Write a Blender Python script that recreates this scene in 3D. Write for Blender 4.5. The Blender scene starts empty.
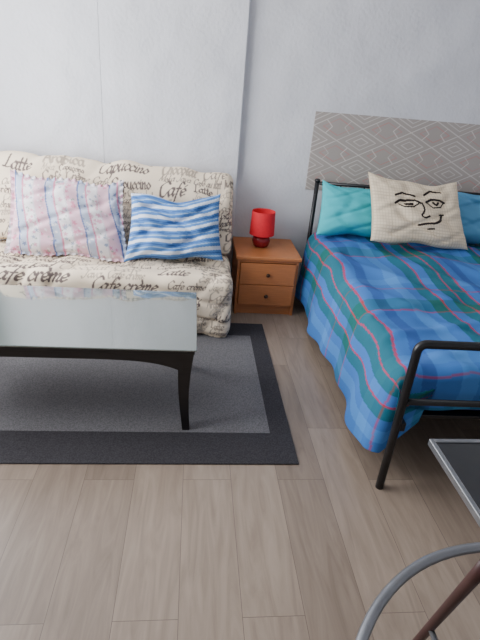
import bpy, bmesh, math, random
import numpy as np
from mathutils import Vector, Matrix

random.seed(4); rng=np.random.RandomState(7)
SC=bpy.context.scene

# ---------------------------------------------------------------- helpers
def lin(c):
    c=[x/255.0 for x in c]
    return tuple((x/12.92 if x<=0.04045 else ((x+0.055)/1.055)**2.4) for x in c)
def link(o): SC.collection.objects.link(o); return o
def nodes(m):
    m.use_nodes=True; nt=m.node_tree; return nt, nt.nodes['Principled BSDF']
def mat_plain(name,col,rough=.5,metal=0,noise=0.0,nscale=20,bump=0.0,bscale=80,spec=.5,coat=0,alpha=1,stretch=(1,1,1)):
    m=bpy.data.materials.new(name); nt,b=nodes(m); N=nt.nodes; L=nt.links
    b.inputs['Roughness'].default_value=rough; b.inputs['Metallic'].default_value=metal
    b.inputs['Specular IOR Level'].default_value=spec; b.inputs['Coat Weight'].default_value=coat
    b.inputs['Alpha'].default_value=alpha
    c=lin(col)
    tc=N.new('ShaderNodeTexCoord'); mp=N.new('ShaderNodeMapping'); mp.inputs['Scale'].default_value=stretch
    L.new(tc.outputs['Object'],mp.inputs['Vector'])
    nz=N.new('ShaderNodeTexNoise'); nz.inputs['Scale'].default_value=nscale; nz.inputs['Detail'].default_value=6
    L.new(mp.outputs['Vector'],nz.inputs['Vector'])
    r=N.new('ShaderNodeValToRGB')
    r.color_ramp.elements[0].position=.3; r.color_ramp.elements[1].position=.7
    r.color_ramp.elements[0].color=tuple(x*(1-noise) for x in c)+(1,)
    r.color_ramp.elements[1].color=tuple(min(1,x*(1+noise)) for x in c)+(1,)
    L.new(nz.outputs['Fac'],r.inputs['Fac']); L.new(r.outputs['Color'],b.inputs['Base Color'])
    if bump>0:
        n2=N.new('ShaderNodeTexNoise'); n2.inputs['Scale'].default_value=bscale; n2.inputs['Detail'].default_value=4
        L.new(mp.outputs['Vector'],n2.inputs['Vector'])
        bp=N.new('ShaderNodeBump'); bp.inputs['Strength'].default_value=bump; bp.inputs['Distance'].default_value=.01
        L.new(n2.outputs['Fac'],bp.inputs['Height']); L.new(bp.outputs['Normal'],b.inputs['Normal'])
    return m
def mat_attr(name,rough=.85,bump=.15,bscale=300):
    m=bpy.data.materials.new(name); nt,b=nodes(m); N=nt.nodes; L=nt.links
    a=N.new('ShaderNodeAttribute'); a.attribute_name='Col'
    L.new(a.outputs['Color'],b.inputs['Base Color']); b.inputs['Roughness'].default_value=rough
    b.inputs['Specular IOR Level'].default_value=.25
    tc=N.new('ShaderNodeTexCoord'); n2=N.new('ShaderNodeTexNoise'); n2.inputs['Scale'].default_value=bscale
    L.new(tc.outputs['Object'],n2.inputs['Vector'])
    bp=N.new('ShaderNodeBump'); bp.inputs['Strength'].default_value=bump; bp.inputs['Distance'].default_value=.004
    L.new(n2.outputs['Fac'],bp.inputs['Height']); L.new(bp.outputs['Normal'],b.inputs['Normal'])
    return m
def finish(me,name,mat,parent=None,smooth=False,origin=None):
    n=len(me.vertices); co=np.empty(n*3,'f'); me.vertices.foreach_get('co',co); co=co.reshape(-1,3)
    c=(co.min(0)+co.max(0))/2 if origin is None else np.array(origin,'f')
    if origin is None: c[2]=co[:,2].min()
    me.vertices.foreach_set('co',(co-c).astype('f').ravel()); me.update()
    if mat: me.materials.append(mat)
    if smooth: me.polygons.foreach_set('use_smooth',[True]*len(me.polygons))
    o=bpy.data.objects.new(name,me); link(o); o.location=Vector([float(v) for v in c])
    if parent:
        o.parent=parent; o.matrix_parent_inverse=Matrix.Translation(-parent.location)
    return o
def from_bm(bm,name,mat,parent=None,smooth=False):
    bmesh.ops.recalc_face_normals(bm,faces=bm.faces)
    me=bpy.data.meshes.new(name); bm.to_mesh(me); bm.free()
    return finish(me,name,mat,parent,smooth)
def bm_box(bm,x0,x1,y0,y1,z0,z1,bev=0,seg=2):
    r=bmesh.ops.create_cube(bm,size=1); vs=r['verts']
    for v in vs:
        v.co=Vector((x0+(v.co.x+.5)*(x1-x0),y0+(v.co.y+.5)*(y1-y0),z0+(v.co.z+.5)*(z1-z0)))
    if bev>0:
        es=list({e for v in vs for e in v.link_edges})
        bmesh.ops.bevel(bm,geom=es,offset=bev,segments=seg,profile=.5,affect='EDGES')
def box(name,b,mat,parent=None,bev=.003,seg=2):
    bm=bmesh.new(); bm_box(bm,*b,bev=bev,seg=seg); return from_bm(bm,name,mat,parent)
def bm_tube(bm,pts,r,n=12,closed=False,radii=None):
    pts=[Vector(p) for p in pts]; K=len(pts); rings=[]; up=None
    for i,p in enumerate(pts):
        if closed: t=(pts[(i+1)%K]-pts[i-1]).normalized()
        else: t=(pts[min(i+1,K-1)]-pts[max(i-1,0)]).normalized()
        if up is None:
            up=Vector((0,0,1)) if abs(t.z)<.9 else Vector((1,0,0))
        up=(up-t*up.dot(t)).normalized(); s=t.cross(up)
        rr=radii[i] if radii else r
        rings.append([bm.verts.new(p+(up*math.cos(2*math.pi*k/n)+s*math.sin(2*math.pi*k/n))*rr) for k in range(n)])
    R=range(K if closed else K-1)
    for i in R:
        A=rings[i];B=rings[(i+1)%K]
        for k in range(n): bm.faces.new((A[k],A[(k+1)%n],B[(k+1)%n],B[k]))
    if not closed:
        bm.faces.new(rings[0][::-1]); bm.faces.new(rings[-1])
def tubes(name,lst,r,mat,parent=None):
    bm=bmesh.new()
    for p in lst: bm_tube(bm,p,r)
    return from_bm(bm,name,mat,parent,True)
def lathe(name,prof,c,mat,parent=None,n=40,smooth=True):
    bm=bmesh.new(); rings=[]
    for r,z in prof:
        rings.append([bm.verts.new((c[0]+r*math.cos(2*math.pi*k/n),c[1]+r*math.sin(2*math.pi*k/n),c[2]+z)) for k in range(n)])
    for A,B in zip(rings,rings[1:]):
        for k in range(n): bm.faces.new((A[k],A[(k+1)%n],B[(k+1)%n],B[k]))
    bm.faces.new(rings[0][::-1]); bm.faces.new(rings[-1])
    return from_bm(bm,name,mat,parent,smooth)
def arc(c,r,a0,a1,n,plane='xz'):
    out=[]
    for i in range(n+1):
        a=math.radians(a0+(a1-a0)*i/n)
        if plane=='xz': out.append((c[0]+r*math.cos(a),c[1],c[2]+r*math.sin(a)))
        else: out.append((c[0]+r*math.cos(a),c[1]+r*math.sin(a),c[2]))
    return out
def empty(name,loc,label,cat,group=None):
    o=bpy.data.objects.new(name,None); o.empty_display_size=.1; link(o); o.location=Vector(loc)
    o['label']=label; o['category']=cat
    if group: o['group']=group
    return o
def tag(o,label,cat,group=None):
    o['label']=label;o['category']=cat
    if group:o['group']=group
def grid_mesh(name,P,C,mat,parent=None,closeb=False,caps=False):
    na,nb=P.shape[:2]
    idx=np.arange(na*nb).reshape(na,nb)
    if closeb: idx2=np.concatenate([idx,idx[:,:1]],1)
    else: idx2=idx
    f=np.stack([idx2[:-1,:-1],idx2[1:,:-1],idx2[1:,1:],idx2[:-1,1:]],-1).reshape(-1,4)
    me=bpy.data.meshes.new(name)
    faces=f.tolist()
    if caps: faces.append(idx[0].tolist()); faces.append(idx[-1].tolist()[::-1])
    me.from_pydata(P.reshape(-1,3).tolist(),[],faces); me.update()
    at=me.color_attributes.new('Col','FLOAT_COLOR','POINT')
    col=np.concatenate([C.reshape(-1,3),np.ones((na*nb,1))],1).astype('f')
    at.data.foreach_set('color',col.ravel())
    return finish(me,name,mat,parent,True)
def L3(c): return np.array(lin(c))

# ---- lettering: broad-nib pen strokes drawn into a coverage grid, later stored as mesh colours
RES=.0025
bowl=[(.15,.7),(.5,1),(.88,.5),(.5,0),(.15,.3)]
eS=[(.1,.45),(.5,.5),(.8,.75),(.5,1),(.12,.6),(.35,.02),(.9,.25)]
GL={'a':([[(.85,.8),(.5,1),(.1,.55),(.35,.02),(.75,.3),(.88,.95)],[(.88,1),(.85,.3),(1.0,.02),(1.2,.2)]],1.12),
'c':([[(.8,.8),(.5,1),(.1,.5),(.4,0),(.9,.25)]],.92),
'e':([eS],.92),'é':([eS,[(.45,1.3),(.72,1.7)]],.92),'è':([eS,[(.62,1.3),(.35,1.7)]],.92),
'f':([[(.95,1.8),(.68,2),(.45,1.6),(.38,.5),(.3,-.6),(0,-.8)],[(.08,.95),(.75,1)]],.78),
'r':([[(.15,1),(.2,0)],[(.2,.5),(.45,.95),(.75,.9)]],.78),
'm':([[(.1,1),(.15,0)],[(.15,.5),(.45,1),(.6,.8),(.6,0)],[(.6,.5),(.9,1),(1.08,.8),(1.05,.1),(1.3,.1)]],1.35),
'n':([[(.1,1),(.15,0)],[(.15,.5),(.5,1),(.68,.8),(.65,.1),(.9,.1)]],.98),
'o':([[(.5,1),(.1,.5),(.5,0),(.9,.5),(.5,1)]],1.03),
'u':([[(.12,1),(.12,.3),(.4,0),(.75,.4),(.8,1)],[(.8,1),(.8,.1),(1,.1)]],1.08),
'i':([[(.2,1),(.2,.15),(.42,.05)],[(.2,1.4),(.25,1.48)]],.52),
'l':([[(.2,2),(.2,.2),(.42,.05)]],.52),
't':([[(.3,1.6),(.28,.2),(.55,.05)],[(0,1),(.6,1.03)]],.66),
'v':([[(.05,1),(.4,0)],[(.4,0),(.8,1)]],.86),
'k':([[(.15,2),(.15,0)],[(.7,1),(.2,.5)],[(.2,.5),(.85,0)]],.88),
'p':([[(.15,1),(.15,-.9)],bowl],1.0),
'b':([[(.15,2),(.15,0)],bowl],1.0),
's':([[(.7,.85),(.4,1),(.2,.75),(.6,.4),(.45,.02),(.1,.15)]],.82),
'h':([[(.15,2),(.15,0)],[(.15,.5),(.5,1),(.7,.7),(.7,0)]],.92),
'd':([[(.85,.8),(.5,1),(.1,.5),(.4,0),(.85,.3)],[(.88,2),(.88,0)]],1.08),
'x':([[(.1,1),(.8,0)],[(.8,1),(.1,0)]],.9),
'C':([[(1.4,1.7),(.9,2.05),(.2,1.3),(.5,.1),(1.1,0),(1.5,.5)]],1.5),
'L':([[(.5,2),(.4,.2),(.1,0)],[(.1,.1),(.7,0),(1.1,.2)]],1.2),
'J':([[(.2,1.9),(1.1,2)],[(.8,2),(.7,.2),(.3,-.2),(0,.2)]],1.1),
'M':([[(.1,0),(.3,2)],[(.3,2),(.8,.4)],[(.8,.4),(1.4,2)],[(1.4,2),(1.5,0)]],1.6),
'E':([[(1.1,1.9),(.6,2),(.4,1.5),(.8,1.1)],[(.8,1.1),(.2,.6),(.5,0),(1.2,.3)]],1.3),
'A':([[(.05,0),(.75,2)],[(.75,2),(1.3,0)],[(.3,.75),(1.1,.75)]],1.4),' ':([],.6)}
def smooth(pts,n=10):
    if len(pts)<3: return [tuple(np.array(pts[0])+(np.array(pts[1])-np.array(pts[0]))*i/12) for i in range(13)]
    P=[np.array(p,float) for p in pts]; P=[2*P[0]-P[1]]+P+[2*P[-1]-P[-2]]; out=[]
    for i in range(1,len(P)-2):
        a,b,c,d=P[i-1:i+3]
        for k in range(n):
            t=k/n; out.append(.5*((2*b)+(-a+c)*t+(2*a-5*b+4*c-d)*t*t+(-a+3*b-3*c+d)*t**3))
    out.append(P[-2]); return out
def raster_pen(txt,xh,shear,wt,cond=1.0):
    s=xh/RES; adv=0; strokes=[]
    for ch_ in txt:
        g,a=GL[ch_]
        for st in g:
            strokes.append([((p[0]*cond+adv+shear*p[1])*s,(p[1])*s) for p in smooth(st)])
        adv+=a*cond
    W=int((adv+shear*2+.5)*s)+8; H=int(3.3*s)+8; A=np.zeros((H,W),'f'); oy=int(1.0*s)+4; ox=int(.4*s)+3
    th=math.radians(35)
    for st in strokes:
        for p,q in zip(st,st[1:]):
            L=math.hypot(q[0]-p[0],q[1]-p[1]); dr=math.atan2(q[1]-p[1],q[0]-p[0]); r=max(wt*s*(.28+.72*abs(math.sin(dr-th))),.8)
            m=max(1,int(L/.9))
            for i in range(m+1):
                x=p[0]+(q[0]-p[0])*i/m+ox; y=p[1]+(q[1]-p[1])*i/m+oy
                x0,x1,y0,y1=int(x-r-1),int(x+r+2),int(y-r-1),int(y+r+2)
                if x0<0 or y0<0 or x1>W or y1>H: continue
                gx,gy=np.meshgrid(np.arange(x0,x1)+.5,np.arange(y0,y1)+.5)
                A[y0:y1,x0:x1]=np.maximum(A[y0:y1,x0:x1],np.clip(r+.5-np.hypot(gx-x,gy-y),0,1))
    return A,oy
WORDS=["Café","Cafe crème","Latte","Java","Moka","Capuccino","Café au lait","Espresso","Arabica","Chocolat","Crème","Java blend"]
CACHE={}
def text_canvas(W,H,seed,big=()):
    r=random.Random(seed); nx,ny=int(W/RES),int(H/RES)
    A=np.zeros((ny,nx),'f')
    def put(w,xh,sh,wt,x,y,k,cond=1.):
        key=(w,xh,sh,wt,cond)
        if key not in CACHE: CACHE[key]=raster_pen(w,xh,sh,wt,cond)
        T,oy=CACHE[key]; px,py=int(x/RES),int(y/RES)-oy
        x0=max(px,0); x1=min(px+T.shape[1],nx); y0=max(py,0); y1=min(py+T.shape[0],ny)
        if x1>x0 and y1>y0:
            S=A[y0:y1,x0:x1]; np.maximum(S,T[y0-py:y1-py,x0-px:x1-px]*k,out=S)
        return T.shape[1]*RES
    occupied=[]
    for (w,xh,sh,wt,x,y) in big:
        L=put(w,xh,sh,wt,x,y,.95); occupied.append((x+.01,x+L-.01,y-.25*xh,y+xh*1.9))
    y=.02
    while y<H-.03:
        xh=r.choice([.022,.028,.032,.024,.038]); x=-r.random()*.15
        while x<W:
            w=r.choice(WORDS); sh=r.choice([0,.35,.35,.5]); wt=r.choice([.14,.17,.21]); cd=r.choice([.8,1.])
            k=r.choice([.95,.8,.6])
            L=(sum(GL[c][1] for c in w)*cd+.5)*xh
            if any(x<o[1] and x+L>o[0] and y<o[3] and y+2*xh>o[2] for o in occupied): x+=.02; continue
            put(w,xh,sh,wt,x,y,k,cd); x+=L+.004+r.random()*.02
        y+=xh*1.95+.005
    return A

# ---------------------------------------------------------------- materials
M_metal=mat_plain('black_powder_coated_metal',(20,20,23),.35,0,.2)
M_dark=mat_plain('dark_stained_wood',(20,17,18),.38,0,.3,12,stretch=(1,8,8))
M_orange=mat_plain('cherry_veneer',(180,112,66),.42,0,.09,9,stretch=(1.5,1,14))
M_red=mat_plain('red_fabric_shade',(226,34,48),.7,0,.05,60,.1,300)
M_redc=mat_plain('dark_red_ceramic',(130,24,32),.15,0,.1,8)
M_brass=mat_plain('dull_metal_knob',(80,58,44),.35,.6,.1)
M_steel=mat_plain('brushed_steel',(140,142,146),.32,.75,.08,30)
M_wood2=mat_plain('reddish_brown_wood',(66,38,36),.45,0,.2,14)
M_blackglass=mat_plain('black_glass',(20,21,24),.08,0,.1,5,coat=.5)
M_white=mat_plain('white_paint',(225,226,230),.5,0,.02)
M_fab=mat_attr('printed_cotton')
M_fab2=mat_attr('woven_plaid_cotton',.9,.2,400)
M_paper=mat_attr('wallpaper_print',.75,.05,500)
M_matt=mat_plain('mattress_ticking',(60,80,130),.9,0,.05,40)

def mat_wall(name,col,blotch=.05):
    m=bpy.data.materials.new(name); nt,b=nodes(m); N=nt.nodes; L=nt.links
    geo=N.new('ShaderNodeNewGeometry')
    n1=N.new('ShaderNodeTexNoise'); n1.inputs['Scale'].default_value=2.2; n1.inputs['Detail'].default_value=8
    L.new(geo.outputs['Position'],n1.inputs['Vector'])
    r=N.new('ShaderNodeValToRGB'); c=lin(col)
    r.color_ramp.elements[0].position=.3;r.color_ramp.elements[1].position=.75
    r.color_ramp.elements[0].color=tuple(x*(1-blotch) for x in c)+(1,); r.color_ramp.elements[1].color=tuple(x*(1+blotch) for x in c)+(1,)
    L.new(n1.outputs['Fac'],r.inputs['Fac']); L.new(r.outputs['Color'],b.inputs['Base Color'])
    b.inputs['Roughness'].default_value=.7; b.inputs['Specular IOR Level'].default_value=.3
    n2=N.new('ShaderNodeTexNoise'); n2.inputs['Scale'].default_value=45; n2.inputs['Detail'].default_value=3
    L.new(geo.outputs['Position'],n2.inputs['Vector'])
    n3=N.new('ShaderNodeTexNoise'); n3.inputs['Scale'].default_value=4; n3.inputs['Detail'].default_value=1
    L.new(geo.outputs['Position'],n3.inputs['Vector'])
    ad=N.new('ShaderNodeMath'); ad.operation='MULTIPLY_ADD'; ad.inputs[1].default_value=7
    L.new(n3.outputs['Fac'],ad.inputs[0]); L.new(n2.outputs['Fac'],ad.inputs[2])
    bp=N.new('ShaderNodeBump'); bp.inputs['Strength'].default_value=.3; bp.inputs['Distance'].default_value=.010
    L.new(ad.outputs[0],bp.inputs['Height']); L.new(bp.outputs['Normal'],b.inputs['Normal'])
    return m
M_wall=mat_wall('painted_plaster',(212,212,216),.05)
M_ceil=mat_wall('ceiling_paint',(225,225,226))

def mat_floor():
    m=bpy.data.materials.new('vinyl_plank_floor'); nt,b=nodes(m); N=nt.nodes; L=nt.links
    geo=N.new('ShaderNodeNewGeometry'); sep=N.new('ShaderNodeSeparateXYZ'); com=N.new('ShaderNodeCombineXYZ')
    L.new(geo.outputs['Position'],sep.inputs[0]); L.new(sep.outputs['Y'],com.inputs['X']); L.new(sep.outputs['X'],com.inputs['Y'])
    br=N.new('ShaderNodeTexBrick'); L.new(com.outputs[0],br.inputs['Vector'])
    br.offset=.37; br.offset_frequency=2; br.inputs['Scale'].default_value=1
    br.inputs['Brick Width'].default_value=.92; br.inputs['Row Height'].default_value=.20
    br.inputs['Mortar Size'].default_value=.0012; br.inputs['Mortar Smooth'].default_value=.6; br.inputs['Bias'].default_value=0
    br.inputs['Color1'].default_value=lin((160,143,127))+(1,); br.inputs['Color2'].default_value=lin((136,120,106))+(1,)
    br.inputs['Mortar'].default_value=lin((102,88,78))+(1,)
    mp=N.new('ShaderNodeMapping'); mp.inputs['Scale'].default_value=(13,1.5,1); L.new(geo.outputs['Position'],mp.inputs['Vector'])
    ad=N.new('ShaderNodeVectorMath'); ad.operation='MULTIPLY_ADD'; ad.inputs[1].default_value=(60,60,60)
    L.new(br.outputs['Color'],ad.inputs[0]); L.new(mp.outputs[0],ad.inputs[2])
    nz=N.new('ShaderNodeTexNoise'); nz.inputs['Scale'].default_value=1.6; nz.inputs['Detail'].default_value=7; nz.inputs['Roughness'].default_value=.58; nz.inputs['Distortion'].default_value=1.6
    L.new(ad.outputs[0],nz.inputs['Vector'])
    r=N.new('ShaderNodeValToRGB'); r.color_ramp.elements[0].position=.30;r.color_ramp.elements[1].position=.70
    r.color_ramp.elements[0].color=(.75,.73,.72,1); r.color_ramp.elements[1].color=(1.08,1.08,1.08,1)
    L.new(nz.outputs['Fac'],r.inputs['Fac'])
    mx=N.new('ShaderNodeMix'); mx.data_type='RGBA'; mx.blend_type='MULTIPLY'; mx.inputs['Factor'].default_value=1
    L.new(br.outputs['Color'],mx.inputs['A']); L.new(r.outputs['Color'],mx.inputs['B'])
    L.new(mx.outputs['Result'],b.inputs['Base Color'])
    b.inputs['Roughness'].default_value=.36; b.inputs['Specular IOR Level'].default_value=.45
    bp=N.new('ShaderNodeBump'); bp.inputs['Strength'].default_value=.1; bp.inputs['Distance'].default_value=.003
    L.new(nz.outputs['Fac'],bp.inputs['Height']); L.new(bp.outputs['Normal'],b.inputs['Normal'])
    return m
M_floor=mat_floor()

# ---------------------------------------------------------------- room
XL,XR,YB,YF,ZC=-1.50,2.75,3.56,-2.6,2.6
def struct(o): o['kind']='structure'; return o
struct(box('floor',(XL-.12,XR+.12,YF,YB+.12,-.1,0),M_floor,bev=0))
struct(box('ceiling',(XL-.12,XR+.12,YF,YB+.12,ZC,ZC+.1),M_ceil,bev=0))
bm=bmesh.new()
bm_box(bm,XL-.12,XR+.12,YB,YB+.12,0,ZC)
bm_box(bm,XL-.0,.312,3.508,YB,0,ZC,.010,3)
bm_box(bm,XL-.0,-.612,3.506,3.52,0,ZC,.0015,2)
struct(from_bm(bm,'wall_back',M_wall))
WY0,WY1,WZ0,WZ1=1.15,3.25,.60,2.35
bm=bmesh.new()
bm_box(bm,XL-.12,XL,YF,WY0,0,ZC); bm_box(bm,XL-.12,XL,WY1,YB,0,ZC)
bm_box(bm,XL-.12,XL,WY0,WY1,0,WZ0); bm_box(bm,XL-.12,XL,WY0,WY1,WZ1,ZC)
struct(from_bm(bm,'wall_left',M_wall))
struct(box('wall_right',(XR,XR+.12,YF,YB,0,ZC),M_wall,bev=0))
bm=bmesh.new()
for (a,b_,c,d) in [(WY0,WY1,WZ0,WZ0+.05),(WY0,WY1,WZ1-.05,WZ1),(WY0,WY0+.05,WZ0,WZ1),(WY1-.05,WY1,WZ0,WZ1),((WY0+WY1)/2-.035,(WY0+WY1)/2+.035,WZ0,WZ1)]:
    bm_box(bm,XL-.09,XL-.03,a,b_,c,d,.004)
struct(from_bm(bm,'window_1',M_white))
bm=bmesh.new(); bm_box(bm,.314,XR,YB-.012,YB,0,.07,.003)
struct(from_bm(bm,'baseboard_back',M_white))
struct(box('baseboard_right',(XR-.012,XR,YF,YB-.013,0,.07),M_white))

# ---------------------------------------------------------------- rug
def mat_rug():
    m=bpy.data.materials.new('woven_rug'); nt,b=nodes(m); N=nt.nodes; L=nt.links
    geo=N.new('ShaderNodeNewGeometry'); sep=N.new('ShaderNodeSeparateXYZ'); L.new(geo.outputs['Position'],sep.inputs[0])
    def cmp(sock,op,v):
        n=N.new('ShaderNodeMath'); n.operation=op; n.inputs[1].default_value=v; L.new(sock,n.inputs[0]); return n.outputs[0]
    def mul(a,c):
        n=N.new('ShaderNodeMath'); n.operation='MULTIPLY'; L.new(a,n.inputs[0]); L.new(c,n.inputs[1]); return n.outputs[0]
    f=mul(mul(cmp(sep.outputs['Y'],'GREATER_THAN',1.79),cmp(sep.outputs['Y'],'LESS_THAN',2.76)),cmp(sep.outputs['X'],'LESS_THAN',.405))
    mx=N.new('ShaderNodeMix'); mx.data_type='RGBA'; L.new(f,mx.inputs['Factor'])
    mx.inputs['A'].default_value=lin((64,62,65))+(1,); mx.inputs['B'].default_value=lin((112,110,112))+(1,)
    nz=N.new('ShaderNodeTexNoise'); nz.inputs['Scale'].default_value=160; nz.inputs['Detail'].default_value=3; L.new(geo.outputs['Position'],nz.inputs['Vector'])
    r=N.new('ShaderNodeValToRGB'); r.color_ramp.elements[0].position=.35;r.color_ramp.elements[1].position=.65
    r.color_ramp.elements[0].color=(.7,.7,.7,1); r.color_ramp.elements[1].color=(1.15,1.15,1.15,1); L.new(nz.outputs['Fac'],r.inputs['Fac'])
    m2=N.new('ShaderNodeMix'); m2.data_type='RGBA'; m2.blend_type='MULTIPLY'; m2.inputs['Factor'].default_value=1
    L.new(mx.outputs['Result'],m2.inputs['A']); L.new(r.outputs['Color'],m2.inputs['B']); L.new(m2.outputs['Result'],b.inputs['Base Color'])
    b.inputs['Roughness'].default_value=.95; b.inputs['Specular IOR Level'].default_value=.1
    bp=N.new('ShaderNodeBump'); bp.inputs['Strength'].default_value=.6; bp.inputs['Distance'].default_value=.004
    L.new(nz.outputs['Fac'],bp.inputs['Height']); L.new(bp.outputs['Normal'],b.inputs['Normal'])
    return m
rug=box('rug',(-1.40,.508,1.586,2.94,.0005,.008),mat_rug(),bev=.003)
tag(rug,"mid-grey woven rug with charcoal border under the coffee table","rug")

# ---------------------------------------------------------------- sofa bed
def rrect(cx,cy,w,h,r,ang,step):
    pts=[]
    def A(x,y,a0,a1):
        for i in range(13):
            a=math.radians(a0+(a1-a0)*i/12); pts.append((x+r*math.cos(a),y+r*math.sin(a)))
    A(-w/2+r,-h/2+r,225,180); A(-w/2+r,h/2-r,180,90); A(w/2-r,h/2-r,90,0); A(w/2-r,-h/2+r,0,-90); A(-w/2+r,-h/2+r,270,225)
    pts=np.array(pts); d=np.r_[0,np.cumsum(np.linalg.norm(np.diff(pts,axis=0),axis=1))]
    n=int(d[-1]/step); t=np.arange(n)/n*d[-1]
    x=np.interp(t,d,pts[:,0]); y=np.interp(t,d,pts[:,1])
    c,s=math.cos(ang),math.sin(ang)
    return np.stack([x,y],1),t,c,s,cx,cy
def padded(name,x0,x1,cx,cy,w,h,r,ang,seed,parent,wr=.004,lift=0,bulge=.015,big=(),drape=0):
    step=.0038
    q,t,c,s,cx,cy=rrect(cx,cy,w,h,r,ang,step)
    xs=list(np.arange(x0+r,x1-r,step))
    X=[];INS=[];S=[]
    capn=14
    for i in range(capn): 
        k=i/capn; X.append(x0); INS.append(('s',.03+.97*k)); S.append(x0-(1-k)*h/2)
    arcn=14
    for i in range(arcn):
        a=math.pi/2*i/arcn; X.append(x0+r-r*math.cos(a)); INS.append(('i',r*(1-math.sin(a)))); S.append(x0+r*i/arcn)
    for x in xs: X.append(x);INS.append(('i',0));S.append(x)
    for i in range(1,arcn+1):
        a=math.pi/2*i/arcn; X.append(x1-r+r*math.sin(a)); INS.append(('i',r*(1-math.cos(a)))); S.append(x1-r+r*i/arcn)
    for i in range(1,capn+1):
        k=1-i/capn; X.append(x1); INS.append(('s',.03+.97*k)); S.append(x1+(1-k)*h/2)
    P=np.zeros((len(X),len(t),3)); S=np.array(S)
    for i,(x,(m,v)) in enumerate(zip(X,INS)):
        if m=='i': fw,fh=1-v/(w/2),1-v/(h/2)
        else: fw,fh=(1-r/(w/2))*v,(1-r/(h/2))*v
        f=(x-x0)/(x1-x0)
        lx=q[:,0]*fw; ly=q[:,1]*fh
        nb=np.sin(np.pi*np.clip(f,0,1))**.5
        inner=(1-np.abs(q[:,1]/(h/2))**4); lx=lx+np.sign(lx)*bulge*nb*inner*np.clip(np.abs(q[:,0])/(w/2),0,1)
        ti=(1-np.abs(q[:,0]/(w/2))**4); ly=ly+np.sign(ly)*bulge*nb*ti*np.clip(np.abs(q[:,1])/(h/2),0,1)
        wv=wr*(np.sin(x*17+3*np.sin(t*7+seed))+.6*np.sin(x*11+t*21+seed*2)+.3*np.sin(-x*33+t*15+seed)
             -1.8*np.abs(np.sin(x*7-t*10+2*np.sin(x*5+seed)))**8-1.6*np.abs(np.sin(x*5+t*13+1.5*np.sin(t*9+seed)))**10)
        if drape:
            low=np.clip((-q[:,1])/(h/2),0,1)*(q[:,0]<0); wv=wv+drape*low*np.sin(x*26+2*np.sin(x*9))
        if m=='s': wv=wv*.3
        mag=np.hypot(lx,ly)+1e-6; lx=lx+lx/mag*wv; ly=ly+ly/mag*wv
        P[i,:,0]=x; P[i,:,1]=cx+lx*c-ly*s; P[i,:,2]=np.maximum(cy+lx*s+ly*c+lift*(1-f),.012)
    T=text_canvas(x1-x0+h+.3,t[-1]+.05,seed,big)
    ci=np.clip(((S-x0+h/2+.05)/RES).astype(int),0,T.shape[1]-1); ri=np.clip((t/RES).astype(int),0,T.shape[0]-1)
    k=T[np.ix_(ri,ci)].T[...,None]
    base=L3((231,213,188)); ink=L3((84,72,72))
    C=base*(1-k)+ink*k
    return grid_mesh(name,P,C,M_fab,parent,closeb=True,caps=True)
sofa=empty('sofa_bed',(-.55,3.05,0),"fold-out sofa bed with cream coffee-word print cover against the wall","sofa")
padded('seat',-1.38,.268,2.998,.207,.58,.42,.06,0,11,sofa,bulge=.006,wr=.008,drape=.008,
  big=[("Cafe crème",.048,.5,.21,.42,.35),("Café",.04,.4,.20,1.50,.20),("Cafe crème",.040,.5,.20,1.02,.31),("Latte",.040,.5,.20,1.42,.42)])
padded('backrest',-1.37,.275,3.29,.66,.13,.56,.055,math.radians(-24),23,sofa,lift=.05,bulge=.015,wr=.008,
  big=[("Café",.042,.4,.20,1.44,.36),("Java",.04,.3,.20,1.62,.18),("Latte",.038,.4,.20,.46,.45),("Capuccino",.036,.5,.20,1.05,.48)])

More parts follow.
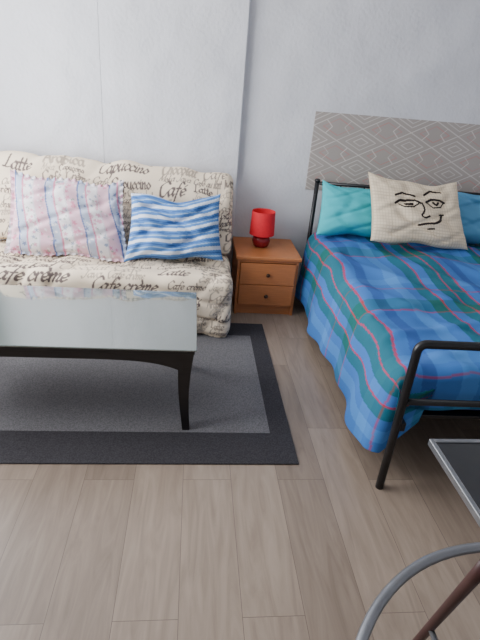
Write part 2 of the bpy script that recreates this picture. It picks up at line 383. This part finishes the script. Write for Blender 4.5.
# ---------------------------------------------------------------- cushions
def cushion(name,c,w,h,th,up,right,colf,label,cat='cushion',seed=0,wr=.006,group=None,pinch=.05,n=170,pw=2.6,sag=0,skew=0,ruffle=0):
    c=np.array(c); up=np.array(up,float); up/=np.linalg.norm(up); right=np.array(right,float); right-=up*right.dot(up); right/=np.linalg.norm(right)
    nr=np.cross(right,up)
    nb=int(n*h/w); u=np.linspace(-1,1,n); v=np.linspace(-1,1,nb); U,V=np.meshgrid(u,v,indexing='ij')
    if ruffle:
        k=1.09; e=np.clip((1-np.clip(np.abs(U*k),0,1)**pw)*(1-np.clip(np.abs(V*k),0,1)**pw),0,1)**.5
    else: e=np.clip((1-np.abs(U)**pw)*(1-np.abs(V)**pw),0,1)**.5
    px=U*w/2*(1-pinch*(1-V**2)*np.abs(U)**3); py=V*h/2*(1-pinch*(1-U**2)*np.abs(V)**3)
    px=px*(1-.05*V)+skew*V*h/2; py=py-sag*(1-U**2)*(V+1)/2+(.008 if sag else .003)*np.sin(U*6+seed)*np.abs(V)+.4*sag*np.sin(U*3.3+seed*2)*(V+1)/2
    cre=np.abs(np.sin(U*3.4+V*1.8+seed+1.2*np.sin(V*3+seed)))**12+np.abs(np.sin(U*2.6-V*4.1+seed*1.7))**16+.8*np.abs(np.sin(V*3.4+.8*np.sin(U*3)+seed*.7))**16
    wrk=wr*e*(np.sin(U*5+3*V+seed)+.7*np.sin(V*9-U*4+seed*2)+.4*np.sin(U*15+V*9+seed*3)-2.2*cre)
    crn=wr*1.2*np.abs(U*V)**2*np.sin((np.abs(U)-np.abs(V))*18+seed)
    fat=1+.3*(-V)*(1 if sag else 0)
    front=th/2*e*fat+wrk*.9+crn*e; back=-(th/2*e)+wrk*.3
    if ruffle:
        rim=np.clip((np.maximum(np.abs(U),np.abs(V))-.90)/.1,0,1); wav=ruffle*rim*np.sin(np.where(np.abs(U)>np.abs(V),V*h,U*w)*75+seed)
        front=front+wav+.0015; back=back+wav-.0015
        py=py+.35*wav; px=px+.35*wav
    F=c+px[...,None]*right+py[...,None]*up+front[...,None]*nr
    B=c+px[...,None]*right+py[...,None]*up+back[...,None]*nr
    P=np.concatenate([F,B[::-1][1:]],0)
    CF=colf(U*w/2,V*h/2,w,h); C=np.concatenate([CF,CF[::-1][1:]],0)
    o=grid_mesh(name,P,C,M_fab)
    bm=bmesh.new(); bm.from_mesh(o.data); bmesh.ops.remove_doubles(bm,verts=bm.verts,dist=.0004); bmesh.ops.recalc_face_normals(bm,faces=bm.faces); bm.to_mesh(o.data); bm.free()
    tag(o,label,cat,group); return o
def col_stripe(x,y,w,h):
    q=y+.010*np.sin(x*8+1)-.10*x+.004*np.sin(y*14)
    f=(q/.080)%1
    C=np.zeros(x.shape+(3,)); C[:]=L3((80,124,182))
    C[(f>.72)]=L3((202,212,228)); C[(f>.24)&(f<.32)]=L3((150,178,212)); C[(f>.48)&(f<.56)]=L3((54,88,146))
    return C
def col_floral(x,y,w,h):
    x=x+.012*np.sin(y*12)+.12*y
    C=np.zeros(x.shape+(3,)); C[:]=L3((198,192,196))
    f=((x+.37)/.20)%1
    pk=L3((196,126,148)); gr=L3((110,122,152)); wh=L3((218,212,214)); gn=L3((140,152,142))
    rs=np.random.RandomState(3)
    def spots(n,r0,r1):
        D=np.zeros(x.shape,bool)
        for _ in range(n):
            px,py,r=rs.uniform(-.45,.45),rs.uniform(-.28,.28),rs.uniform(r0,r1)
            a=np.arctan2(y-py,x-px); D|=np.hypot(x-px,y-py)<r*(.75+.3*np.cos(5*a+px*40))
        return D
    s1,s2,s3,s4=spots(150,.010,.017),spots(130,.006,.010),spots(110,.009,.015),spots(140,.005,.009)
    m=f<.34; C[m]=L3((208,172,184)); C[m&s1]=pk; C[m&s2]=wh; C[m&s4]=gn
    m=(f>=.40)&(f<.60); C[m]=L3((168,176,194)); C[m&s3]=gr; C[m&s2]=wh
    m=(f>=.66)&(f<.96); C[m]=wh; C[m&s1]=L3((202,152,168)); C[m&s3]=L3((146,154,172)); C[m&s4]=gn
    C[np.abs(f-.37)<.025]=L3((100,114,154)); C[np.abs(f-.63)<.025]=pk
    return C
def polydist(x,y,pts):
    d=np.full(x.shape,9.)
    for (a,b),(c,e) in zip(pts,pts[1:]):
        dx,dy=c-a,e-b; t=np.clip(((x-a)*dx+(y-b)*dy)/(dx*dx+dy*dy+1e-9),0,1)
        d=np.minimum(d,np.hypot(x-a-t*dx,y-b-t*dy))
    return d
def col_face(x,y,w,h):
    C=np.zeros(x.shape+(3,)); C[:]=L3((234,217,190))
    g=((x/.020)%1<.2)|((y/.020)%1<.2); C[g]=L3((210,191,162))
    th=math.radians(-7); x,y=(x-.010),(y-.0); x,y=(x*math.cos(th)-y*math.sin(th))/.92,(x*math.sin(th)+y*math.cos(th))/.92
    S=[([(-.20,.068),(-.16,.088),(-.05,.082),(-.015,.062)],.011),
       ([(-.17,.060),(-.14,.036),(-.07,.036),(-.03,.056)],.007),([(-.125,.056),(-.075,.056)],.013),
       ([(-.19,.125),(-.13,.142),(-.04,.112)],.010),
       ([(.04,.070),(.09,.092),(.16,.088),(.205,.066)],.011),([(.05,.064),(.09,.030),(.16,.034),(.19,.060)],.007),(smooth([(.10,.068),(.125,.052),(.145,.068)]),.011),
       ([(.05,.128),(.12,.168),(.20,.150)],.010),
       (smooth([(.0,.06),(.01,.01),(-.03,-.03),(-.005,-.046),(.035,-.034)]),.009),
       (smooth([(-.06,-.100),(.01,-.090),(.06,-.088),(.12,-.064),(.15,-.030)]),.011),
       ([(.13,-.025),(.17,-.025)],.008),
       ([(.0,-.132),(.045,-.128)],.008)]
    for s,t in S:
        C[polydist(x,y,[tuple(p) for p in s])<t*.80]=L3((38,30,30))
    return C
def col_plain(c):
    def f(x,y,w,h):
        C=np.zeros(x.shape+(3,)); C[:]=L3(c); C*=(1+.02*np.sin(x*40+5*np.sin(y*20)))[...,None]; return C
    return f
cushion('cushion',(-.78,3.08,.655),.73,.54,.19,(0.02,.44,.9),(1,.02,-.01),col_floral,"pink, white and grey floral striped cushion with ruffled edge","cushion",seed=1,group="sofa cushions",wr=.010,sag=.045,skew=-.05,pinch=.06,ruffle=.009,n=200)
cushion('cushion',(-.105,3.04,.632),.60,.43,.20,(-.06,.45,.89),(1,-.03,-.11),col_stripe,"blue and white striped cushion on the sofa",seed=5,group="sofa cushions",wr=.010,sag=.03,skew=.06,pinch=.07,pw=3.2)
cushion('cushion',(1.50,3.11,.80),.68,.45,.16,(.03,.45,.89),(1,.0,-.14),col_face,"cream checked cushion with a drawn face propped on the bed",seed=2,group="bed cushions",wr=.007,n=210,skew=-.18,sag=.015,pinch=.06)
cushion('pillow',(1.19,3.30,.752),.62,.38,.20,(0,.42,.9),(1,0,-.03),col_plain((60,182,192)),"turquoise pillow leaning on the metal headboard","pillow",seed=3,group="bed pillows",wr=.005,sag=.03,pw=3.4)
cushion('pillow',(1.98,3.28,.752),.62,.38,.17,(0,.42,.9),(1,-.02,-.03),col_plain((90,148,186)),"light blue pillow leaning on the metal headboard","pillow",seed=4,group="bed pillows",wr=.006,sag=.02,pw=3.2)

# ---------------------------------------------------------------- bed
BX0,BX1,BYF,BYH=.832,2.265,1.457,3.485
before=set(bpy.data.objects)
bed=empty('bed',((BX0+BX1)/2,(BYF+BYH)/2,0),"double bed with a black tubular metal frame","bed")
def hoop(y,z,x0,x1,r): return [(x0,y,.0),(x0,y,z*.5),(x0,y,z-r)]+arc((x0+r,y,z-r),r,180,90,8)[1:]+[((x0+x1)/2,y,z)]+arc((x1-r,y,z-r),r,90,0,8)+[(x1,y,z*.5),(x1,y,0)]
bm=bmesh.new(); hx0=BX0+.006; hx1=BX1-.02
bm_tube(bm,[(hx0,BYH,0),(hx0,BYH,.90)],.016); bm_tube(bm,[(hx1,BYH,0),(hx1,BYH,.90)],.016)
bm_tube(bm,[(hx0,BYH,.885),(hx1,BYH,.885)],.012); bm_tube(bm,[(hx0,BYH,.40),(hx1,BYH,.40)],.012)
for i in range(1,8):
    x=hx0+(hx1-hx0)*i/8
    bm_tube(bm,[(x,BYH,.40),(x,BYH,.885)],.006)
for x in (hx0,hx1): bm_tube(bm,[(x,BYH,.895),(x,BYH,.905),(x,BYH,.915)],.016,radii=[.021,.021,.012])
from_bm(bm,'headboard',M_metal,bed,True)
bm=bmesh.new()
bm_tube(bm,hoop(BYF,.70,BX0,BX1,.03),.0165)
bm_tube(bm,[(BX0,BYF,.445),(BX1,BYF,.445)],.013)
from_bm(bm,'footboard',M_metal,bed,True)
for x in (BX0+.035,BX1-.035):
    box('side_rail',(x-.012,x+.012,BYF+.012,BYH-.014,.29,.33),M_metal,bed)
bm=bmesh.new()
for i in range(14):
    y=BYF+.08+i*.145; bm_box(bm,BX0+.05,BX1-.05,y,y+.06,.31,.325,.002)
from_bm(bm,'slatted_base',M_metal,bed)
mt=box('mattress',(BX0+.045,BX1-.045,1.55,3.45,.332,.535),M_matt,bev=.03,seg=4); tag(mt,"mattress under the plaid bedspread","mattress")

def tartan(a,b):
    base=L3((60,112,182)); navy=L3((44,74,142)); green=L3((26,98,96)); red=L3((172,52,70)); white=L3((134,164,204)); sky=L3((78,138,204))
    def warp(t,per,ph,st):
        f=(t+ph)%per; C=np.zeros(t.shape+(3,)); C[:]=base; W=np.ones(t.shape)
        for lo,hi,c,w in st:
            m=(f>=lo)&(f<hi); C[m]=c; W[m]=w
        return C,W
    SA=[(.0,.14,green,3.2),(.064,.073,red,4),(.14,.152,red,4),(.21,.27,navy,1.3),(.37,.44,sky,1.2),(.50,.57,green,2.6),(.57,.581,red,4)]
    SB=[(.0,.12,green,1.3),(.12,.131,red,1.8),(.52,.60,sky,.8),(.66,.671,red,1.5)]
    A_,WA=warp(a,.64,.30,SA); B_,WB=warp(b,.82,.42,SB); WB=WB*.8
    return (A_*WA[...,None]+B_*WB[...,None])/(WA+WB)[...,None]
def bedspread():
    path=np.array([(.772,.08),(.785,.25),(.806,.45),(.818,.505),(.845,.54),(.89,.556),(1.2,.562),(1.9,.562),(2.21,.556),(2.255,.54),(2.282,.505),(2.294,.45),(2.315,.25),(2.33,.08)])
    d=np.r_[0,np.cumsum(np.linalg.norm(np.diff(path,axis=0),axis=1))]
    a=np.arange(0,d[-1],.005); px=np.interp(a,d,path[:,0]); pz=np.interp(a,d,path[:,1])
    k=np.ones(9)/9
    pxs=np.convolve(np.pad(px,4,'edge'),k,'valid'); pzs=np.convolve(np.pad(pz,4,'edge'),k,'valid')
    b=np.arange(0,2.07,.0055)
    yend=1.505; rr=.05; L=3.40-yend-rr
    m=b>L; tt=np.clip((b-L)/(rr*math.pi/2),0,1)*math.pi/2
    ext=np.clip(b-L-rr*math.pi/2,0,1)
    Y=np.where(m,3.40-L-rr*np.sin(tt),3.40-b); drop=np.where(m,rr*(1-np.cos(tt)),0)+ext
    A,B=np.meshgrid(a,b,indexing='ij'); PX=np.repeat(pxs[:,None],len(b),1); PZ=np.repeat(pzs[:,None],len(b),1)
    YY=np.repeat(Y[None],len(a),0); DR=np.repeat(drop[None],len(a),0); EX=np.repeat(ext[None],len(a),0); TR=np.repeat((rr*(1-np.cos(tt))*m)[None],len(a),0)
    top=np.clip((PZ-.40)/.14,0,1); top=top*top*(3-2*top)
    side=np.clip((.55-PZ)/.48,0,1); sgn=np.where(PX<1.5,-1,1)
    fold=.022*np.sin(YY*8+1.2*np.sin(YY*4+PZ*3))+.010*np.sin(YY*21+1.3+PZ*6)
    PX=PX+sgn*(fold+.008)*side**.7
    PX=PX-sgn*(1-top)*(TR+EX*.9)
    hem=.014*np.sin(YY*6+.5)+.018*(3.3-YY)+.03*np.exp(-((YY-1.5)/.15)**2)+1.2*EX
    PZ=np.minimum(PZ+hem*side,.50+.06*top)-DR*top
    wr=.010*np.abs(np.sin(A*5+B*7+2*np.sin(B*4)))**8+.008*np.abs(np.sin(A*9-B*6))**10
    PZ=PZ+top*(.007*np.sin(A*9+B*7)+.005*np.sin(B*15-A*6)+.003*np.sin(A*29+2*np.sin(B*5))+wr)
    PZ=np.maximum(PZ,.02)
    P=np.stack([PX,YY,PZ],-1)
    A2=A+.012*np.sin(B*7)+.007*np.sin(B*15); B2=B+.014*np.sin(A*8)
    o=grid_mesh('bedspread',P,tartan(A2,B2),M_fab2)
    s=o.modifiers.new('thick','SOLIDIFY'); s.thickness=.004; s.offset=1
    tag(o,"blue, green and red plaid bedspread draped over the bed","bedspread")
bedspread()
piv=Vector((BX0,BYF,0)); Rm=Matrix.Translation(piv)@Matrix.Rotation(math.radians(-1.4),4,'Z')@Matrix.Translation(-piv)
bpy.context.view_layer.update()
for o in [o for o in bpy.data.objects if o not in before and o.parent is None]:
    o.matrix_world=Rm@o.matrix_world

# ---------------------------------------------------------------- wallpaper strip behind the bed
def strip():
    x0,x1,z0,z1=.822,2.60,.82,1.352
    x=np.arange(x0,x1,.0035); z=np.arange(z0,z1,.0035); X,Z=np.meshgrid(x,z,indexing='ij')
    C=np.zeros(X.shape+(3,)); C[:]=L3((164,156,150))
    pale=L3((208,200,194)); red=L3((190,132,128))
    cw,ch=.355,.177
    def dist(ox,oz):
        fx=np.abs(((X-x0+ox)/cw)%1-.5)*2; fz=np.abs(((Z-z0+oz)/ch)%1-.5)*2
        return fx,fz
    # interlocking rows of stretched diamonds, each with an inner diamond
    fx,fz=dist(0,0); D=fx+fz
    C[np.abs(D-1)<.028]=pale; C[np.abs(D-.62)<.024]=red
    fx2,fz2=dist(cw/2,ch/2); D2=fx2+fz2
    C[np.abs(D2-.62)<.024]=pale; C[np.abs(D2-.30)<.024]=pale
    C[(np.abs(fx-fz*.5-.25)<.016)&(D<1)]=pale
    Y=np.full(X.shape,YB-.004)+.0012*np.sin(X*11+Z*6)
    o=grid_mesh('wallpaper_strip',np.stack([X,Y,Z],-1),C,M_paper)
    s=o.modifiers.new('thick','SOLIDIFY'); s.thickness=.0015
    tag(o,"taupe wallpaper strip with diamond line pattern above the headboard","wallpaper")
strip()

# ---------------------------------------------------------------- nightstand
ns=empty('nightstand',(.54,3.31,0),"cherry-coloured wooden nightstand with two drawers beside the bed","nightstand")
x0,x1,y0,y1=.322,.748,3.10,3.54
bm=bmesh.new()
bm_box(bm,x0,x0+.018,y0+.004,y1,0,.415,.002); bm_box(bm,x1-.018,x1,y0+.004,y1,0,.415,.002)
bm_box(bm,x0+.018,x1-.018,y1-.012,y1,0,.415,.001); bm_box(bm,x0+.018,x1-.018,y0+.02,y0+.036,0,.065,.001)
bm_box(bm,x0+.018,x1-.018,y0+.004,y1-.012,.062,.078,.001); bm_box(bm,x0+.018,x1-.018,y0+.004,y1-.012,.395,.413,.001)
bm_box(bm,x0+.018,x1-.018,y0+.006,y0+.03,.228,.24,.001)
from_bm(bm,'body',M_orange,ns)
box('top',(x0-.014,x1+.014,y0-.016,y1+.004,.415,.440),M_orange,ns,bev=.007,seg=4)
for z0,z1 in ((.081,.231),(.236,.392)):
    bm=bmesh.new()
    bm_box(bm,x0+.0195,x1-.0195,y0-.010,y0+.004,z0,z1,.003)
    bm_box(bm,x0+.035,x1-.035,y0+.004,y1-.06,z0+.015,z1-.02,.0)
    dr=from_bm(bm,'drawer',M_orange,ns)
    bm=bmesh.new(); xc=(x0+x1)/2; zc=(z0+z1)/2; yk=y0-.010
    bm_tube(bm,[(xc,yk+.001,zc),(xc,yk-.008,zc),(xc,yk-.013,zc),(xc,yk-.020,zc),(xc,yk-.024,zc)],.01,16,radii=[.006,.006,.013,.014,.008])
    kn=from_bm(bm,'knob',M_brass,None,True)
    kn.parent=dr; kn.matrix_parent_inverse=Matrix.Translation(-(dr.location))

lc=(.50,3.335,.4405)
lamp=empty('table_lamp',lc,"small red table lamp with drum shade on the nightstand","lamp")
lathe('base',[(.045,0),(.052,.004),(.060,.02),(.066,.045),(.058,.072),(.036,.088),(.016,.094),(.010,.10),(.010,.125),(.014,.127),(.014,.155),(.004,.156)],lc,M_redc,lamp)
bm=bmesh.new(); n=48; prof=[(.089,.090),(.082,.255),(.079,.255),(.086,.090)]
rings=[[bm.verts.new((lc[0]+r*math.cos(2*math.pi*k/n),lc[1]+r*math.sin(2*math.pi*k/n),lc[2]+z)) for k in range(n)] for r,z in prof]
for i in range(4):
    A,B=rings[i],rings[(i+1)%4]
    for k in range(n): bm.faces.new((A[k],A[(k+1)%n],B[(k+1)%n],B[k]))
bm_tube(bm,[(lc[0]-.083,lc[1],lc[2]+.145),(lc[0]+.083,lc[1],lc[2]+.145)],.002,6)
bm_tube(bm,[(lc[0],lc[1]-.083,lc[2]+.145),(lc[0],lc[1]+.083,lc[2]+.145)],.002,6)
from_bm(bm,'lamp_shade',M_red,lamp,False)

# ---------------------------------------------------------------- coffee table
TX0,TX1,TY0,TY1,TZ=-1.17,.04,1.785,2.41,.455
ct=empty('coffee_table',((TX0+TX1)/2,(TY0+TY1)/2,.0),"low dark wooden coffee table with ribbed glass top on the rug","coffee table")
def mat_glass():
    m=bpy.data.materials.new('ribbed_glass'); nt,b=nodes(m); N=nt.nodes; L=nt.links
    geo=N.new('ShaderNodeNewGeometry')
    wv=N.new('ShaderNodeTexWave'); wv.bands_direction='X'; wv.inputs['Scale'].default_value=26; wv.inputs['Distortion'].default_value=.2; L.new(geo.outputs['Position'],wv.inputs['Vector'])
    r=N.new('ShaderNodeValToRGB'); r.color_ramp.elements[0].color=lin((100,110,104))+(1,); r.color_ramp.elements[1].color=lin((74,84,80))+(1,)
    L.new(wv.outputs['Fac'],r.inputs['Fac']); L.new(r.outputs['Color'],b.inputs['Base Color'])
    b.inputs['Roughness'].default_value=.12; b.inputs['Metallic'].default_value=.0; b.inputs['Specular IOR Level'].default_value=.6; b.inputs['Coat Weight'].default_value=1; b.inputs['Coat Roughness'].default_value=.015; b.inputs['Coat IOR'].default_value=2.2
    b.inputs['Alpha'].default_value=.92
    return m
M_glass=mat_glass()
box('glass_top',(TX0,TX1,TY0,TY1,TZ-.008,TZ),M_glass,ct,bev=.003,seg=3)
bm=bmesh.new()
bm_box(bm,TX0+.008,TX1-.008,TY0+.012,TY0+.055,TZ-.03,TZ-.0085,.002); bm_box(bm,TX0+.008,TX1-.008,TY1-.055,TY1-.012,TZ-.03,TZ-.0085,.002)
bm_box(bm,TX0+.008,TX0+.055,TY0+.055,TY1-.055,TZ-.03,TZ-.0085,.002); bm_box(bm,TX1-.055,TX1-.008,TY0+.055,TY1-.055,TZ-.03,TZ-.0085,.002)
from_bm(bm,'top_frame',M_dark,ct)
def apron(p0,p1,th):
    bm=bmesh.new(); p0=Vector(p0);p1=Vector(p1);d=p1-p0; nrm=Vector((-d.y,d.x,0)).normalized()*th; n=40; V=[]
    for i in range(n+1):
        k=i/n; dep=.036+.055*abs(2*k-1)**5; p=p0+d*k
        V.append([bm.verts.new(p),bm.verts.new(p-Vector((0,0,dep))),bm.verts.new(p+nrm-Vector((0,0,dep))),bm.verts.new(p+nrm)])
    for A,B in zip(V,V[1:]):
        for j in range(4): bm.faces.new((A[j],B[j],B[(j+1)%4],A[(j+1)%4]))
    bm.faces.new(V[0]);bm.faces.new(V[-1][::-1])
    from_bm(bm,'apron',M_dark,ct)
z=TZ-.030
apron((TX0+.06,TY0+.018,z),(TX1-.06,TY0+.018,z),.02); apron((TX0+.06,TY1-.038,z),(TX1-.06,TY1-.038,z),.02)
apron((TX1-.018,TY0+.06,z),(TX1-.018,TY1-.06,z),.02); apron((TX0+.038,TY0+.06,z),(TX0+.038,TY1-.06,z),.02)
for sx,X in ((1,TX1-.012),(-1,TX0+.012)):
    for sy,Y in ((-1,TY0+.014),(1,TY1-.014)):
        bm=bmesh.new(); R=[]; XX=X-(sx*.035 if sy>0 else 0)
        for i in range(13):
            k=i/12; zz=z*(1-k)+.0085*k; w=.066*(1-k)**1.2+.034*(1-(1-k)**1.2); off=-.012*math.sin(k*math.pi)-.006*k
            ox=XX+sx*off; oy=Y+sy*off
            xs=sorted((ox,ox-sx*w)); ys=sorted((oy,oy-sy*w))
            R.append([bm.verts.new((xs[a],ys[b_],zz)) for a,b_ in ((0,0),(1,0),(1,1),(0,1))])
        for A,B in zip(R,R[1:]):
            for j in range(4): bm.faces.new((A[j],A[(j+1)%4],B[(j+1)%4],B[j]))
        bm.faces.new(R[0]);bm.faces.new(R[-1][::-1])
        from_bm(bm,'leg',M_dark,ct)

# ---------------------------------------------------------------- pedestal table with dark glass
pt=empty('side_table',(1.0,.52,0),"black glass table with steel rim and centre column","table")
box('table_top',(.618,1.38,.16,.884,.725,.738),M_blackglass,pt,bev=.003)
bm=bmesh.new()
bm_box(bm,.606,.618,.15,.896,.722,.741,.002); bm_box(bm,1.38,1.392,.15,.896,.722,.741,.002)
bm_box(bm,.618,1.38,.884,.896,.722,.741,.002); bm_box(bm,.618,1.38,.15,.16,.722,.741,.002)
from_bm(bm,'rim',M_steel,pt)
lathe('column',[(.2,0),(.2,.012),(.06,.03),(.035,.05),(.035,.70),(.10,.715),(.10,.725)],(1.02,.52,0),M_steel,pt)

# ---------------------------------------------------------------- chair
ch=empty('armchair',(.55,.2,0),"chair with curved grey steel tube back and reddish wooden legs","chair")
cx,cy=.545,.195; R=.345
tubes('backrest_tube',[arc((cx,cy,.80),R,-20,200,50,'xy')],.0085,M_steel,ch)
lathe('seat',[(.19,.0),(.205,.006),(.21,.02),(.20,.032),(.01,.036)],(cx,cy-.06,.43),M_wood2,ch)
def leg(p0,p1,nm='leg'):
    bm=bmesh.new(); p0=Vector(p0);p1=Vector(p1)
    bm_tube(bm,[p0.lerp(p1,i/8) for i in range(9)],.01,14,radii=[.012-.003*i/8 for i in range(9)]); from_bm(bm,nm,M_wood2,ch,True)
leg((.54,.525,.79),(.626,.755,0.0)); leg((.21,.12,.79),(.05,.0,0.)); leg((.88,.12,.79),(1.0,-.05,0.))
bm=bmesh.new()
for p in ((.583,.64,.40),(.13,.06,.40),(.94,.035,.40)): bm_tube(bm,[p,(cx,cy-.06,.432)],.007)
from_bm(bm,'seat_support',M_steel,ch,True)

# ---------------------------------------------------------------- light
def area(name,loc,rot,sx,sy,power,col):
    l=bpy.data.lights.new(name,'AREA'); l.shape='RECTANGLE'; l.size=sx;l.size_y=sy;l.energy=power;l.color=col
    o=bpy.data.objects.new(name,l); link(o); o.location=loc; o.rotation_euler=rot; return o
area('window_daylight',(XL-.14,(WY0+WY1)/2,(WZ0+WZ1)/2),(0,math.radians(-90),0),WZ1-WZ0,WY1-WY0,138,(.95,.97,1))
w=bpy.data.worlds.new('sky'); SC.world=w; w.use_nodes=True
bg=w.node_tree.nodes['Background']; bg.inputs[0].default_value=(.93,.95,1,1); bg.inputs[1].default_value=.72

# ---------------------------------------------------------------- camera
cam=bpy.data.cameras.new('camera'); co=bpy.data.objects.new('camera',cam); link(co)
right=Vector((.9937,-.0795,.0785)).normalized(); back=Vector((-.1062,-.8895,.4443)); back=(back-right*back.dot(right)).normalized(); up=back.cross(right)
co.matrix_world=Matrix(((right.x,up.x,back.x,0),(right.y,up.y,back.y,0),(right.z,up.z,back.z,1.5),(0,0,0,1)))
cam.sensor_fit='VERTICAL'; cam.sensor_height=36; cam.lens=481/640*36; cam.clip_start=.02
SC.camera=co
